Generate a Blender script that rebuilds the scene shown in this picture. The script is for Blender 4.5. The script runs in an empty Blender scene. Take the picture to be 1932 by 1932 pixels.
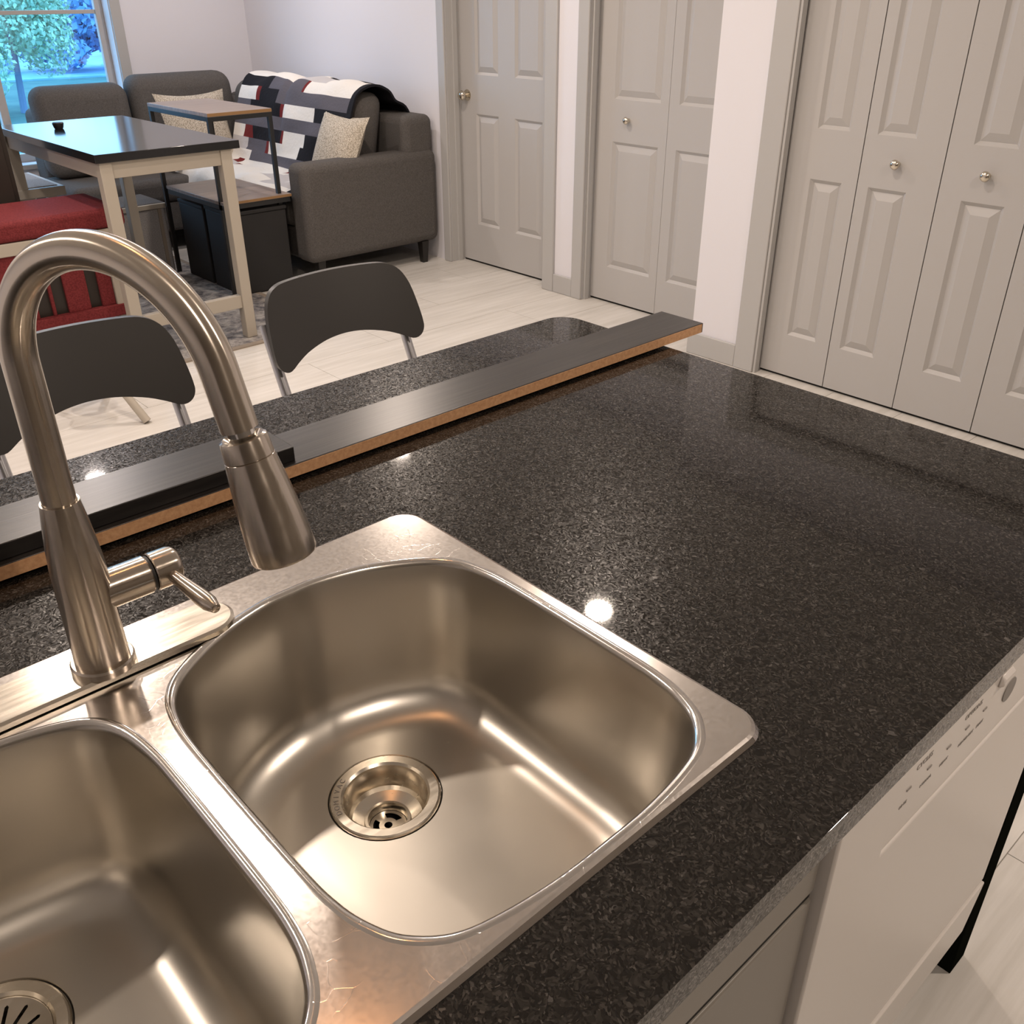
import bpy, math, random
from mathutils import Vector, Matrix
import numpy as np
R = random.Random(7)
C = bpy.context.scene.collection
SC = bpy.context.scene

# ------------------------------------------------------------------ camera
cam = bpy.data.cameras.new('camera'); co = bpy.data.objects.new('camera', cam); C.objects.link(co)
right = Vector((0.73789, -0.674916, -0.002475)); up = Vector((0.333136, 0.361026, 0.871023)); fwd = Vector((0.586974, 0.643544, -0.491237))
m = Matrix((right, up, -fwd)).transposed().to_4x4(); m.translation = Vector((0, 0, 1.474))
co.matrix_world = m
cam.sensor_width = 36.0; cam.lens = 36.0*1745.58/1932; cam.clip_start = 0.02; cam.clip_end = 300
SC.camera = co

# ------------------------------------------------------------------ world (dusk sky), exposure
w = bpy.data.worlds.new('world'); SC.world = w; w.use_nodes = True
bg = w.node_tree.nodes['Background']; bg.inputs[0].default_value = (0.30, 0.62, 1.0, 1); bg.inputs[1].default_value = 5.0
SC.view_settings.view_transform = 'Standard'; SC.view_settings.look = 'None'
SC.view_settings.exposure = 0.0; SC.view_settings.gamma = 1.0; SC.view_settings.use_curve_mapping = False

# ------------------------------------------------------------------ ceiling lamps (recessed warm downlights)
def lamp(x, y, power, size=0.09, col=(1.0, 0.835, 0.705)):
    l = bpy.data.lights.new('downlight', 'AREA'); l.shape = 'DISK'; l.size = size; l.energy = power; l.color = col
    o = bpy.data.objects.new('downlight', l); C.objects.link(o); o.location = (x, y, 2.425); o.visible_camera = True
for x, y, p in [(2.2, 1.92, 15), (0.75, 1.95, 15), (-0.7, 1.95, 15), (0.70, 3.1, 15), (2.5, 3.6, 18), (1.2, 4.3, 15), (2.0, -0.5, 20), (0.3, -0.6, 12), (2.9, 5.6, 14), (-0.8, 4.6, 16)]:
    lamp(x, y, p, col=(1.0, 0.835, 0.705) if y < 4 else (1.0, 0.875, 0.82))
lamp(0.45, 1.02, 1.3, 0.12, (1.0, 0.45, 0.18))     # amber bulb over the island

# ------------------------------------------------------------------ materials
def mat(name, col, rough=0.5, metal=0.0, spec=0.5, coat=0.0, coat_r=0.1):
    M = bpy.data.materials.new(name); M.use_nodes = True
    b = M.node_tree.nodes['Principled BSDF']
    b.inputs['Base Color'].default_value = (*col, 1); b.inputs['Roughness'].default_value = rough
    b.inputs['Metallic'].default_value = metal; b.inputs['Specular IOR Level'].default_value = spec
    b.inputs['Coat Weight'].default_value = coat; b.inputs['Coat Roughness'].default_value = coat_r
    return M
def nd(M, t, **kw):
    n = M.node_tree.nodes.new(t)
    for k, v in kw.items():
        if k in n.inputs: n.inputs[k].default_value = v
        else: setattr(n, k, v)
    return n
def lk(M, a, b): M.node_tree.links.new(a, b)
def bsdf(M): return M.node_tree.nodes['Principled BSDF']
def coords(M, scale=(1, 1, 1), out='Object', rot=(0, 0, 0)):
    t = nd(M, 'ShaderNodeTexCoord'); mp = nd(M, 'ShaderNodeMapping'); mp.inputs['Scale'].default_value = scale; mp.inputs['Rotation'].default_value = rot
    lk(M, t.outputs[out], mp.inputs['Vector']); return mp.outputs['Vector']
def ramp(M, src, stops, interp='LINEAR'):
    r = nd(M, 'ShaderNodeValToRGB'); r.color_ramp.interpolation = interp
    e = r.color_ramp.elements
    while len(e) < len(stops): e.new(0.5)
    for q, (p, c) in zip(e, stops): q.position = p; q.color = (*c, 1) if len(c) == 3 else c
    lk(M, src, r.inputs['Fac']); return r.outputs['Color']
def bump(M, src, strength=0.2, dist=0.002):
    b = nd(M, 'ShaderNodeBump'); b.inputs['Strength'].default_value = strength; b.inputs['Distance'].default_value = dist
    lk(M, src, b.inputs['Height']); lk(M, b.outputs['Normal'], bsdf(M).inputs['Normal']); return b
def noisy(M, scale, c1, c2, stretch=(1, 1, 1), detail=4, rough=0.6, lo=0.35, hi=0.65, rot=(0, 0, 0)):
    v = coords(M, stretch, rot=rot); n = nd(M, 'ShaderNodeTexNoise'); n.inputs['Scale'].default_value = scale; n.inputs['Detail'].default_value = detail; n.inputs['Roughness'].default_value = rough
    lk(M, v, n.inputs['Vector']); lk(M, ramp(M, n.outputs['Fac'], [(lo, c1), (hi, c2)]), bsdf(M).inputs['Base Color']); return n.outputs['Fac']

MAT = {}
MAT['wall'] = mat('wall_paint', (0.775, 0.765, 0.805), 0.6)
MAT['ceil'] = mat('ceiling_paint', (0.85, 0.84, 0.82), 0.8)
MAT['door'] = mat('grey_door_paint', (0.475, 0.463, 0.452), 0.42)
MAT['trim'] = mat('grey_trim_paint', (0.465, 0.458, 0.447), 0.42)
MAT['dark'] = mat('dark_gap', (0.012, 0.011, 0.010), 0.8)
# floor planks: pale washed wood
M = mat('pale_plank', (0.7, 0.66, 0.6), 0.33); MAT['plank'] = M
f = noisy(M, 5.0, (0.60, 0.575, 0.53), (0.74, 0.715, 0.675), stretch=(0.35, 5, 1), detail=6); bump(M, f, 0.08, 0.001)
MAT['joint'] = mat('plank_joint', (0.46, 0.43, 0.39), 0.8)
# granite: near black brown with pale flecks
M = mat('granite', (0.02, 0.018, 0.016), 0.10, spec=0.5); MAT['granite'] = M
v = coords(M)
n0 = nd(M, 'ShaderNodeTexNoise'); n0.inputs['Scale'].default_value = 60; n0.inputs['Detail'].default_value = 2; lk(M, v, n0.inputs['Vector'])
mx = nd(M, 'ShaderNodeVectorMath', operation='MULTIPLY_ADD'); mx.inputs[1].default_value = (0.02, 0.02, 0.02); lk(M, n0.outputs['Color'], mx.inputs[0]); lk(M, v, mx.inputs[2])
vo = nd(M, 'ShaderNodeTexVoronoi'); vo.inputs['Scale'].default_value = 500; lk(M, mx.outputs[0], vo.inputs['Vector'])
vo2 = nd(M, 'ShaderNodeTexVoronoi'); vo2.inputs['Scale'].default_value = 260; lk(M, mx.outputs[0], vo2.inputs['Vector'])
c1 = ramp(M, vo.outputs['Color'], [(0.0, (0.006, 0.005, 0.0043)), (0.45, (0.010, 0.0085, 0.0072)), (0.70, (0.018, 0.0155, 0.0128)), (0.93, (0.035, 0.030, 0.025))])
c2 = ramp(M, vo2.outputs['Color'], [(0.0, (0, 0, 0)), (0.84, (0, 0, 0)), (0.95, (0.026, 0.024, 0.022)), (1.0, (0.12, 0.112, 0.108))])
ad = nd(M, 'ShaderNodeMix', data_type='RGBA', blend_type='ADD'); ad.inputs[0].default_value = 1
lk(M, c1, ad.inputs[6]); lk(M, c2, ad.inputs[7]); lk(M, ad.outputs[2], bsdf(M).inputs['Base Color'])
lk(M, ramp(M, vo.outputs['Color'], [(0.25, (0.0,)*3), (0.60, (0.06,)*3), (0.80, (0.16,)*3), (0.97, (0.65,)*3)]), bsdf(M).inputs['Specular IOR Level'])
bsdf(M).inputs['Roughness'].default_value = 0.30
bsdf(M).inputs['Coat Weight'].default_value = 0.7; bsdf(M).inputs['Coat Roughness'].default_value = 0.035
# stainless
def steel(name, col, rough, scale=(1, 1, 1), nscale=60, bs=0.02, lo=None, hi=None):
    M = mat(name, col, rough, 1.0)
    v = coords(M, scale); n = nd(M, 'ShaderNodeTexNoise'); n.inputs['Scale'].default_value = nscale; n.inputs['Detail'].default_value = 5; lk(M, v, n.inputs['Vector'])
    lk(M, ramp(M, n.outputs['Fac'], [(0.3, ((lo or rough*0.8),)*3), (0.7, ((hi or rough*1.2),)*3)]), bsdf(M).inputs['Roughness'])
    if bs: bump(M, n.outputs['Fac'], bs, 0.001)
    return M
def scratched(name, col, rough, amt):
    M = steel(name, col, rough, nscale=300, lo=rough*0.88, hi=rough*1.12, bs=0.0)
    v = coords(M); n = nd(M, 'ShaderNodeTexNoise'); n.inputs['Scale'].default_value = 14; n.inputs['Detail'].default_value = 2; lk(M, v, n.inputs['Vector'])
    a = nd(M, 'ShaderNodeVectorMath', operation='MULTIPLY_ADD'); a.inputs[1].default_value = (0.07, 0.07, 0.07); lk(M, n.outputs['Color'], a.inputs[0]); lk(M, v, a.inputs[2])
    vo = nd(M, 'ShaderNodeTexVoronoi', feature='DISTANCE_TO_EDGE'); vo.inputs['Scale'].default_value = 55; lk(M, a.outputs[0], vo.inputs['Vector'])
    vp = nd(M, 'ShaderNodeTexVoronoi'); vp.inputs['Scale'].default_value = 30; lk(M, a.outputs[0], vp.inputs['Vector'])
    ln = ramp(M, vo.outputs['Distance'], [(0.0, (1,)*3), (0.018, (0,)*3)]); ms = ramp(M, vp.outputs['Color'], [(0.55, (0,)*3), (0.75, (1,)*3)])
    mu = nd(M, 'ShaderNodeMix', data_type='RGBA', blend_type='MULTIPLY'); mu.inputs[0].default_value = 1; lk(M, ln, mu.inputs[6]); lk(M, ms, mu.inputs[7])
    bump(M, mu.outputs[2], amt, 0.0006); return M
MAT['deck'] = scratched('sink_deck_steel', (0.64, 0.60, 0.565), 0.20, 0.06)
MAT['bowl'] = steel('brushed_bowl_steel', (0.515, 0.485, 0.435), 0.30, (1, 1, 1), 9, 0.0, 0.28, 0.34)
MAT['polish'] = scratched('polished_rim_steel', (0.72, 0.69, 0.66), 0.14, 0.12)
MAT['faucet'] = steel('brushed_nickel', (0.56, 0.50, 0.43), 0.22, (1, 1, 0.04), 220, 0.0, 0.18, 0.27)
MAT['spout'] = steel('brushed_nickel_spout', (0.62, 0.555, 0.475), 0.22, (1, 1, 1), 40, 0.0, 0.20, 0.24)
for k_ in ('faucet', 'spout'):
    M = MAT[k_]; t_ = nd(M, 'ShaderNodeTangent'); t_.direction_type = 'UV_MAP'; t_.uv_map = 'UVMap'
    bsdf(M).inputs['Anisotropic'].default_value = 0.85; lk(M, t_.outputs[0], bsdf(M).inputs['Tangent'])
MAT['plate'] = steel('brushed_nickel_plate', (0.64, 0.59, 0.51), 0.24, (0.1, 1, 1), 160, 0.02)
MAT['chrome'] = mat('chrome', (0.75, 0.73, 0.70), 0.12, 1.0)
MAT['nickel'] = mat('nickel_knob', (0.66, 0.60, 0.50), 0.18, 1.0)
MAT['tube'] = mat('silver_tube', (0.55, 0.55, 0.57), 0.30, 1.0)
MAT['rubber'] = mat('black_rubber', (0.015, 0.015, 0.015), 0.6)
# black-brown wood veneer, cut board edge
M = mat('black_veneer', (0.02, 0.018, 0.017), 0.30); MAT['veneer'] = M
f = noisy(M, 9, (0.010, 0.009, 0.009), (0.030, 0.027, 0.025), stretch=(0.6, 22, 8), detail=6); bump(M, f, 0.12, 0.0008)
M = mat('raw_board_edge', (0.35, 0.17, 0.075), 0.7); MAT['rawedge'] = M
noisy(M, 160, (0.56, 0.30, 0.145), (0.70, 0.41, 0.215), detail=5)
MAT['chairback'] = mat('charcoal_plastic', (0.036, 0.034, 0.032), 0.42)
M = mat('sofa_fabric', (0.09, 0.085, 0.08), 0.95, spec=0.2); MAT['sofa'] = M
f = noisy(M, 220, (0.075, 0.069, 0.065), (0.125, 0.116, 0.110), detail=3); bump(M, f, 0.3, 0.002)
MAT['sofaleg'] = mat('dark_leg', (0.012, 0.010, 0.009), 0.4)
M = mat('pillow_weave', (0.5, 0.45, 0.38), 0.9, spec=0.2); MAT['pillow'] = M
v = coords(M); ck = nd(M, 'ShaderNodeTexVoronoi'); ck.inputs['Scale'].default_value = 150; lk(M, v, ck.inputs['Vector'])
lk(M, ramp(M, ck.outputs['Distance'], [(0.2, (0.66, 0.60, 0.51)), (0.7, (0.34, 0.30, 0.24))]), bsdf(M).inputs['Base Color']); bump(M, ck.outputs['Distance'], -0.4, 0.003)
for k, c in dict(W=(0.78, 0.75, 0.70), G=(0.11, 0.105, 0.125), B=(0.012, 0.012, 0.016), Rd=(0.16, 0.022, 0.022), L=(0.52, 0.50, 0.50)).items():
    M = mat('quilt_' + {'W': 'white', 'G': 'grey', 'B': 'black', 'Rd': 'red', 'L': 'pale_grey'}[k], c, 0.9, spec=0.2); MAT['q' + k] = M
    v = coords(M); n = nd(M, 'ShaderNodeTexNoise'); n.inputs['Scale'].default_value = 60; lk(M, v, n.inputs['Vector']); bump(M, n.outputs['Fac'], 0.4, 0.006)
MAT['cream'] = mat('cream_paint_wood', (0.43, 0.385, 0.32), 0.5)
MAT['tabletop'] = mat('black_tabletop', (0.012, 0.012, 0.013), 0.13)
M = mat('red_fabric', (0.16, 0.022, 0.024), 0.8, spec=0.25); MAT['red'] = M
f = noisy(M, 150, (0.125, 0.016, 0.018), (0.20, 0.030, 0.032)); bump(M, f, 0.2, 0.002)
MAT['darkbrown'] = mat('dark_brown_wood', (0.020, 0.014, 0.010), 0.5)
M = mat('grey_fabric', (0.2, 0.19, 0.18), 0.9, spec=0.2); MAT['greyfab'] = M
noisy(M, 200, (0.26, 0.25, 0.245), (0.42, 0.40, 0.395))
M = mat('rustic_wood', (0.25, 0.17, 0.11), 0.3); MAT['rustic'] = M
noisy(M, 8, (0.24, 0.19, 0.165), (0.36, 0.29, 0.255), stretch=(0.5, 8, 3), detail=6)
MAT['rusticedge'] = mat('rustic_edge', (0.27, 0.15, 0.06), 0.5)
MAT['blacksteel'] = mat('black_steel', (0.012, 0.012, 0.012), 0.4)
MAT['blackbox'] = mat('black_box_fabric', (0.014, 0.013, 0.013), 0.7)
M = mat('rug_pile', (0.3, 0.29, 0.28), 0.95, spec=0.1); MAT['rug'] = M
noisy(M, 14, (0.10, 0.095, 0.105), (0.42, 0.39, 0.36), detail=8, rough=0.75, lo=0.38, hi=0.60)
MAT['rugedge'] = mat('rug_border', (0.30, 0.25, 0.20), 0.95)
MAT['cab'] = mat('taupe_cabinet_paint', (0.235, 0.215, 0.185), 0.38)
MAT['cabwall'] = mat('taupe_kitchen_wall', (0.15, 0.132, 0.112), 0.5)
MAT['appl'] = mat('white_appliance', (0.74, 0.70, 0.66), 0.22)
MAT['applgrey'] = mat('grey_appliance_edge', (0.27, 0.28, 0.29), 0.4)
MAT['print'] = mat('grey_print', (0.27, 0.25, 0.23), 0.5)
MAT['blackpanel'] = mat('black_end_panel', (0.008, 0.009, 0.007), 0.9, spec=0.0)
MAT['vinyl'] = mat('white_window_frame', (0.50, 0.46, 0.43), 0.4)
MAT['glass'] = M = bpy.data.materials.new('window_glass'); M.use_nodes = True
nt = M.node_tree; nt.nodes.clear(); o_ = nd(M, 'ShaderNodeOutputMaterial'); tr = nd(M, 'ShaderNodeBsdfTransparent'); gl = nd(M, 'ShaderNodeBsdfGlossy'); gl.inputs['Roughness'].default_value = 0.02
mxs = nd(M, 'ShaderNodeMixShader'); mxs.inputs[0].default_value = 0.06; lk(M, tr.outputs[0], mxs.inputs[1]); lk(M, gl.outputs[0], mxs.inputs[2]); lk(M, mxs.outputs[0], o_.inputs[0])
def leafmat(name, a, b):
    M = mat(name, a, 0.8, spec=0.1); v = coords(M); n = nd(M, 'ShaderNodeTexNoise'); n.inputs['Scale'].default_value = 1.5; lk(M, v, n.inputs['Vector'])
    lk(M, ramp(M, n.outputs['Fac'], [(0.35, a), (0.65, b)]), bsdf(M).inputs['Base Color']); return M
MAT['leaf1'] = leafmat('pale_foliage', (0.25, 0.52, 0.42), (0.38, 0.66, 0.50))
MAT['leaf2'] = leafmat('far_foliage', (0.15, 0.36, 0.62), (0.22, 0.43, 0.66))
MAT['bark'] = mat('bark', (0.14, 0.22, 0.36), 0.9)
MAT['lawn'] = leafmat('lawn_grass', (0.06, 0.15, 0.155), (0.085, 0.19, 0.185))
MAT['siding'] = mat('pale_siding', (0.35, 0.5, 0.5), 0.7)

# ------------------------------------------------------------------ mesh helpers
class MB:
    def __init__(s): s.v = []; s.f = []; s.mi = []; s.cur = 0; s.uv = {}
    def add(s, vs, fs):
        k = len(s.v); s.v += [tuple(p) for p in vs]; s.f += [tuple(i + k for i in q) for q in fs]; s.mi += [s.cur]*len(fs); return s
    def box(s, x0, x1, y0, y1, z0, z1):
        return s.add([(x0, y0, z0), (x1, y0, z0), (x1, y1, z0), (x0, y1, z0), (x0, y0, z1), (x1, y0, z1), (x1, y1, z1), (x0, y1, z1)],
                     [(0, 3, 2, 1), (4, 5, 6, 7), (0, 1, 5, 4), (1, 2, 6, 5), (2, 3, 7, 6), (3, 0, 4, 7)])
    def hexa(s, p8):
        return s.add(p8, [(0, 3, 2, 1), (4, 5, 6, 7), (0, 1, 5, 4), (1, 2, 6, 5), (2, 3, 7, 6), (3, 0, 4, 7)])
    def tube(s, path, r, n=16, cap=True):
        k0 = len(s.v); acc = 0
        P = [Vector(p) for p in path]; rs = r if isinstance(r, (list, tuple)) else [r]*len(P)
        t0 = (P[1] - P[0]).normalized(); a = Vector((0, 0, 1)) if abs(t0.z) < 0.9 else Vector((1, 0, 0)); u = t0.cross(a).normalized(); vs = []; fs = []
        for i, p in enumerate(P):
            t = (P[min(i+1, len(P)-1)] - P[max(i-1, 0)]).normalized(); u = (u - t*u.dot(t)).normalized(); b = t.cross(u)
            if i: acc += (P[i]-P[i-1]).length
            for k in range(n): an = 2*math.pi*k/n; s.uv[k0+len(vs)] = (acc*5, k/n); vs.append(p + (u*math.cos(an) + b*math.sin(an))*rs[i])
        for i in range(len(P)-1):
            for k in range(n): fs.append((i*n+k, i*n+(k+1) % n, (i+1)*n+(k+1) % n, (i+1)*n+k))
        if cap: fs += [tuple(range(n-1, -1, -1)), tuple((len(P)-1)*n + k for k in range(n))]
        return s.add(vs, fs)
    def lathe(s, base, axis, prof, n=32, cap0=True, cap1=True):   # prof: (distance along axis, radius)
        base = Vector(base); ax = Vector(axis).normalized(); a = Vector((0, 0, 1)) if abs(ax.z) < 0.9 else Vector((1, 0, 0)); u = ax.cross(a).normalized(); b = ax.cross(u); vs = []; fs = []; k0 = len(s.v); acc = 0; pv = None
        for d, r in prof:
            if pv: acc += math.hypot(d-pv[0], r-pv[1])
            pv = (d, r)
            for k in range(n): an = 2*math.pi*k/n; s.uv[k0+len(vs)] = (acc*5, k/n); vs.append(base + ax*d + (u*math.cos(an) + b*math.sin(an))*r)
        for i in range(len(prof)-1):
            for k in range(n): fs.append((i*n+k, i*n+(k+1) % n, (i+1)*n+(k+1) % n, (i+1)*n+k))
        if cap0: fs.append(tuple(range(n-1, -1, -1)))
        if cap1: fs.append(tuple((len(prof)-1)*n + k for k in range(n)))
        return s.add(vs, fs)
    def prism(s, poly, f0, f1):       # poly of 2d points; f0/f1 map 2d -> 3d for the two faces
        n = len(poly); vs = [f0(*p) for p in poly] + [f1(*p) for p in poly]
        return s.add(vs, [tuple(range(n-1, -1, -1)), tuple(range(n, 2*n))] + [(i, (i+1) % n, (i+1) % n + n, i + n) for i in range(n)])
    def pillow(s, c, ux, uy, uz, hx, hy, hz, n=14, pinch=0.12, e=0.55):  # puffed cushion, half sizes hx, hy, thickness hz
        c, ux, uy, uz = Vector(c), Vector(ux).normalized(), Vector(uy).normalized(), Vector(uz).normalized(); vs = []; fs = []
        for sd in (1, -1):
            for i in range(n+1):
                for j in range(n+1):
                    a = -1 + 2*i/n; b = -1 + 2*j/n; th = ((1-a*a)*(1-b*b))**e
                    px = a*(1 - pinch*(1-b*b)*abs(a)); py = b*(1 - pinch*(1-a*a)*abs(b))
                    vs.append(c + ux*hx*px + uy*hy*py + uz*hz*th*sd)
        N = (n+1)*(n+1)
        for i in range(n):
            for j in range(n):
                q = (i*(n+1)+j, (i+1)*(n+1)+j, (i+1)*(n+1)+j+1, i*(n+1)+j+1)
                fs.append(q); fs.append(tuple(N + k for k in reversed(q)))
        return s.add(vs, fs)
    def build(s, name, mats, parent=None, smooth=35, bevel=0, seg=2, origin=None, weld=0, sub=0, **tags):
        me = bpy.data.meshes.new(name)
        org = Vector((0, 0, 0))
        if parent is not None: org = Vector(parent['_org'])
        elif origin is not None: org = Vector(origin)
        me.from_pydata([tuple(Vector(p) - org) for p in s.v], [], s.f)
        mats = mats if isinstance(mats, (list, tuple)) else [mats]
        for q in mats: me.materials.append(MAT[q] if isinstance(q, str) else q)
        for p, i in zip(me.polygons, s.mi): p.material_index = i
        me.update()
        if s.uv:
            ul = me.uv_layers.new(name='UVMap')
            for lp_ in me.loops: ul.data[lp_.index].uv = s.uv.get(lp_.vertex_index, (0, 0))
        if smooth:
            me.shade_smooth(); me.set_sharp_from_angle(angle=math.radians(smooth))
        o = bpy.data.objects.new(name, me); C.objects.link(o)
        if parent is not None: o.parent = parent
        else: o.location = org
        o['_org'] = tuple(org)
        if weld: mo = o.modifiers.new('weld', 'WELD'); mo.merge_threshold = weld
        if bevel: mo = o.modifiers.new('bevel', 'BEVEL'); mo.width = bevel; mo.segments = seg; mo.limit_method = 'ANGLE'; mo.angle_limit = math.radians(40); mo.harden_normals = False
        if sub: mo = o.modifiers.new('sub', 'SUBSURF'); mo.levels = sub; mo.render_levels = sub
        for k, v in tags.items(): o[k] = v
        return o
def tag(o, label, cat, group=None, kind=None):
    o['label'] = label; o['category'] = cat
    if group: o['group'] = group
    if kind: o['kind'] = kind
    return o
def thing(name, loc, label, cat, group=None, kind=None):
    o = bpy.data.objects.new(name, None); C.objects.link(o); o.location = loc; o['_org'] = tuple(loc); o.empty_display_size = 0.1
    return tag(o, label, cat, group, kind)
def struct(name, mb, m, label=None, cat=None, **kw):
    o = mb.build(name, m, **kw); o['kind'] = 'structure'
    if label: o['label'] = label
    if cat: o['category'] = cat
    return o
def copy_tree(o, parent=None):
    c = o.copy(); C.objects.link(c)
    if parent: c.parent = parent
    for ch in o.children: copy_tree(ch, c)
    return c
def rrect(x0, x1, y0, y1, r, n=8):
    rs = r if isinstance(r, (list, tuple)) else [r]*4; out = []
    for (cx, cy, a0), q in zip([(x1, y1, 0), (x0, y1, 90), (x0, y0, 180), (x1, y0, 270)], rs):
        sx = -1 if cx == x1 else 1; sy = -1 if cy == y1 else 1
        if q <= 0: out.append((cx, cy)); continue
        for k in range(n+1):
            a = math.radians(a0 + 90*k/n); out.append((cx + sx*q + q*math.cos(a), cy + sy*q + q*math.sin(a)))
    return out
def catmull(P, n=6, closed=True):
    out = []; N = len(P)
    for i in range(N if closed else N-1):
        g = (lambda k: np.array(P[k % N], float)) if closed else (lambda k: np.array(P[min(max(k, 0), N-1)], float))
        p0, p1, p2, p3 = g(i-1), g(i), g(i+1), g(i+2)
        for k in range(n):
            t = k/n; out.append(tuple(0.5*((2*p1) + (-p0+p2)*t + (2*p0-5*p1+4*p2-p3)*t*t + (-p0+3*p1-3*p2+p3)*t**3)))
    if not closed: out.append(tuple(map(float, P[-1])))
    return out
import bmesh
def fill_holes(loops, z):
    """flat sheet at height z bounded by loops[0] with the other loops as holes -> (verts, faces)"""
    bm = bmesh.new(); es = []
    for L in loops:
        vs = [bm.verts.new((x, y, z)) for x, y in L]
        es += [bm.edges.new((vs[i], vs[(i+1) % len(vs)])) for i in range(len(vs))]
    bmesh.ops.triangle_fill(bm, use_beauty=True, use_dissolve=False, edges=es, normal=(0, 0, 1))
    bm.verts.ensure_lookup_table(); bm.verts.index_update(); bm.normal_update()
    V = [tuple(v.co) for v in bm.verts]; F = [tuple(v.index for v in (f.verts if f.normal.z > 0 else reversed(list(f.verts)))) for f in bm.faces]
    bm.free(); return V, F

ZC = 0.914   # counter top height
# ================================================================== SETTING
# floor: base slab with one object per plank
fl = MB().box(-2.6, 4.6, -1.6, 6.95, -0.06, -0.004); floor = struct('floor', fl, 'joint', 'pale washed wood plank floor running through kitchen and living room', 'floor', smooth=0)
PW, PL = 0.30, 1.20
pm = MB().box(0.001, PL-0.001, 0.001, PW-0.001, -0.0045, 0.0).build('plank', 'plank', floor, smooth=0).data
first = bpy.data.objects['plank']; used = False
nrow = 0; y = 0.27 - PW*6
while y < 6.95:
    x = 1.556 - 3*PL + [0, 0.45, 0.9, 0.25, 0.7][nrow % 5] - (0 if nrow else 0)
    if x > -2.6: x -= PL
    while x < 4.5:
        vis = (y < 2.6 and 0.9 < x+PL and x < 3.9 and y > -0.4) or (y >= 2.3 and x+PL > -0.2)
        if vis:
            if not used: p = first; used = True
            else: p = first.copy(); C.objects.link(p)
            p.location = (x, y, 0)
        x += PL
    y += PW; nrow += 1
# area without separate planks is covered by one joined sheet of boards
ob = MB()
ob.box(-2.6, -0.3, -1.6, 6.95, -0.0045, -0.0005); ob.box(-0.3, 1.2, -1.6, 2.2, -0.0045, -0.0005); ob.box(1.2, 4.5, -1.6, -0.55, -0.0045, -0.0005)
o = ob.build('outer_boards', 'plank', floor, smooth=0); o['kind'] = 'stuff'
struct('ceiling', MB().box(-2.6, 4.6, -1.6, 6.95, 2.44, 2.5), 'ceil', 'flat white ceiling', 'ceiling', smooth=0)
# right hand wall (x = 3.64), with the two door openings, stepping out to the closet wall (x = 3.40)
XW, XC = 3.64, 3.40
D1, D2 = (3.72, 4.53), (2.502, 3.42)
wr = MB(); wr.box(XW, XW+0.12, D1[1], 6.95, 0, 2.44); wr.box(XW, XW+0.12, D2[1], D1[0], 0, 2.44)
wr.box(XW, XW+0.12, D1[0], D1[1], 2.05, 2.44); wr.box(XW, XW+0.12, D2[0], D2[1], 2.05, 2.44); pass
struct('wall_right', wr, 'wall', 'pale lavender white wall behind the sofa and around the two grey doors', 'wall', smooth=0)
BF = (0.88 - 0.314*1, 2.14)   # closet opening
wc = MB(); wc.box(XC, XC+0.24, BF[1], 2.49, 0, 2.44); wc.box(XC, XC+0.13, BF[0], BF[1], 2.05, 2.44); wc.box(XC, XC+0.13, -1.6, BF[0], 0, 2.44)
struct('wall_closet', wc, 'wall', 'white wall column stepping out beside the closet doors', 'wall', smooth=0)
struct('wall_closet_back', MB().box(4.05, 4.1, -1.6, 2.49, 0, 2.44).box(3.98, 4.05, 2.49, 5.0, 0, 2.44), 'wall', smooth=0)
WX0, WX1, WZ0, WZ1 = 1.00, 2.67, 0.50, 2.10
wf = MB(); wf.box(WX1, 4.0, 6.79, 6.95, 0, 2.44); wf.box(-2.6, WX0, 6.79, 6.95, 0, 2.44); wf.box(WX0, WX1, 6.79, 6.95, 0, WZ0); wf.box(WX0, WX1, 6.79, 6.95, WZ1, 2.44)
struct('wall_far', wf, 'wall', 'far pale lavender wall holding the window', 'wall', smooth=0)
struct('wall_left', MB().box(-2.7, -2.6, -1.6, 6.95, 0, 2.44), 'wall', smooth=0)
struct('wall_near', MB().box(-2.6, 4.6, -1.7, -1.6, 0, 2.44), 'cabwall', smooth=0)

# window: casing, jamb, sash, mullion, rail, panes
win = MB(); yy = 6.79
tr_ = MB(); tr_.box(WX1+0.005, WX1+0.075, 6.772, 6.79, WZ0-0.07, WZ1+0.07); tr_.box(WX0-0.075, WX0-0.005, 6.772, 6.79, WZ0-0.07, WZ1+0.07); tr_.box(WX0-0.005, WX1+0.005, 6.772, 6.79, WZ1+0.005, WZ1+0.07); tr_.box(WX0-0.09, WX1+0.09, 6.755, 6.79, WZ0-0.03, WZ0)
wobj = struct('window_1', tr_, 'trim', 'window onto a blue dusk garden behind the sofa', 'window', bevel=0.003, origin=(1.8, 6.79, WZ0))
sa = MB(); y0, y1 = 6.885, 6.925
sa.box(WX1-0.05, WX1, y0, y1, WZ0, WZ1); sa.box(WX0, WX0+0.05, y0, y1, WZ0, WZ1); sa.box(WX0+.05, WX1-.05, y0, y1, WZ1-0.05, WZ1); sa.box(WX0+.05, WX1-.05, y0, y1, WZ0, WZ0+0.05)
sa.build('sash', 'vinyl', wobj, bevel=0.004)
MB().box(1.895, 1.945, y0-0.005, y1, WZ0+.05, WZ1-.05).build('mullion', 'vinyl', wobj, bevel=0.003)
for a, b in ((WX0+.05, 1.895), (1.945, WX1-.05)):
    MB().box(a, b, 6.895, 6.915, 1.348, 1.372).build('sash_rail', 'vinyl', wobj, bevel=0.002)
    for z0, z1 in ((WZ0+.05, 1.348), (1.372, WZ1-.05)):
        MB().box(a, b, 6.903, 6.907, z0, z1).build('pane', 'glass', wobj, smooth=0)

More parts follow.
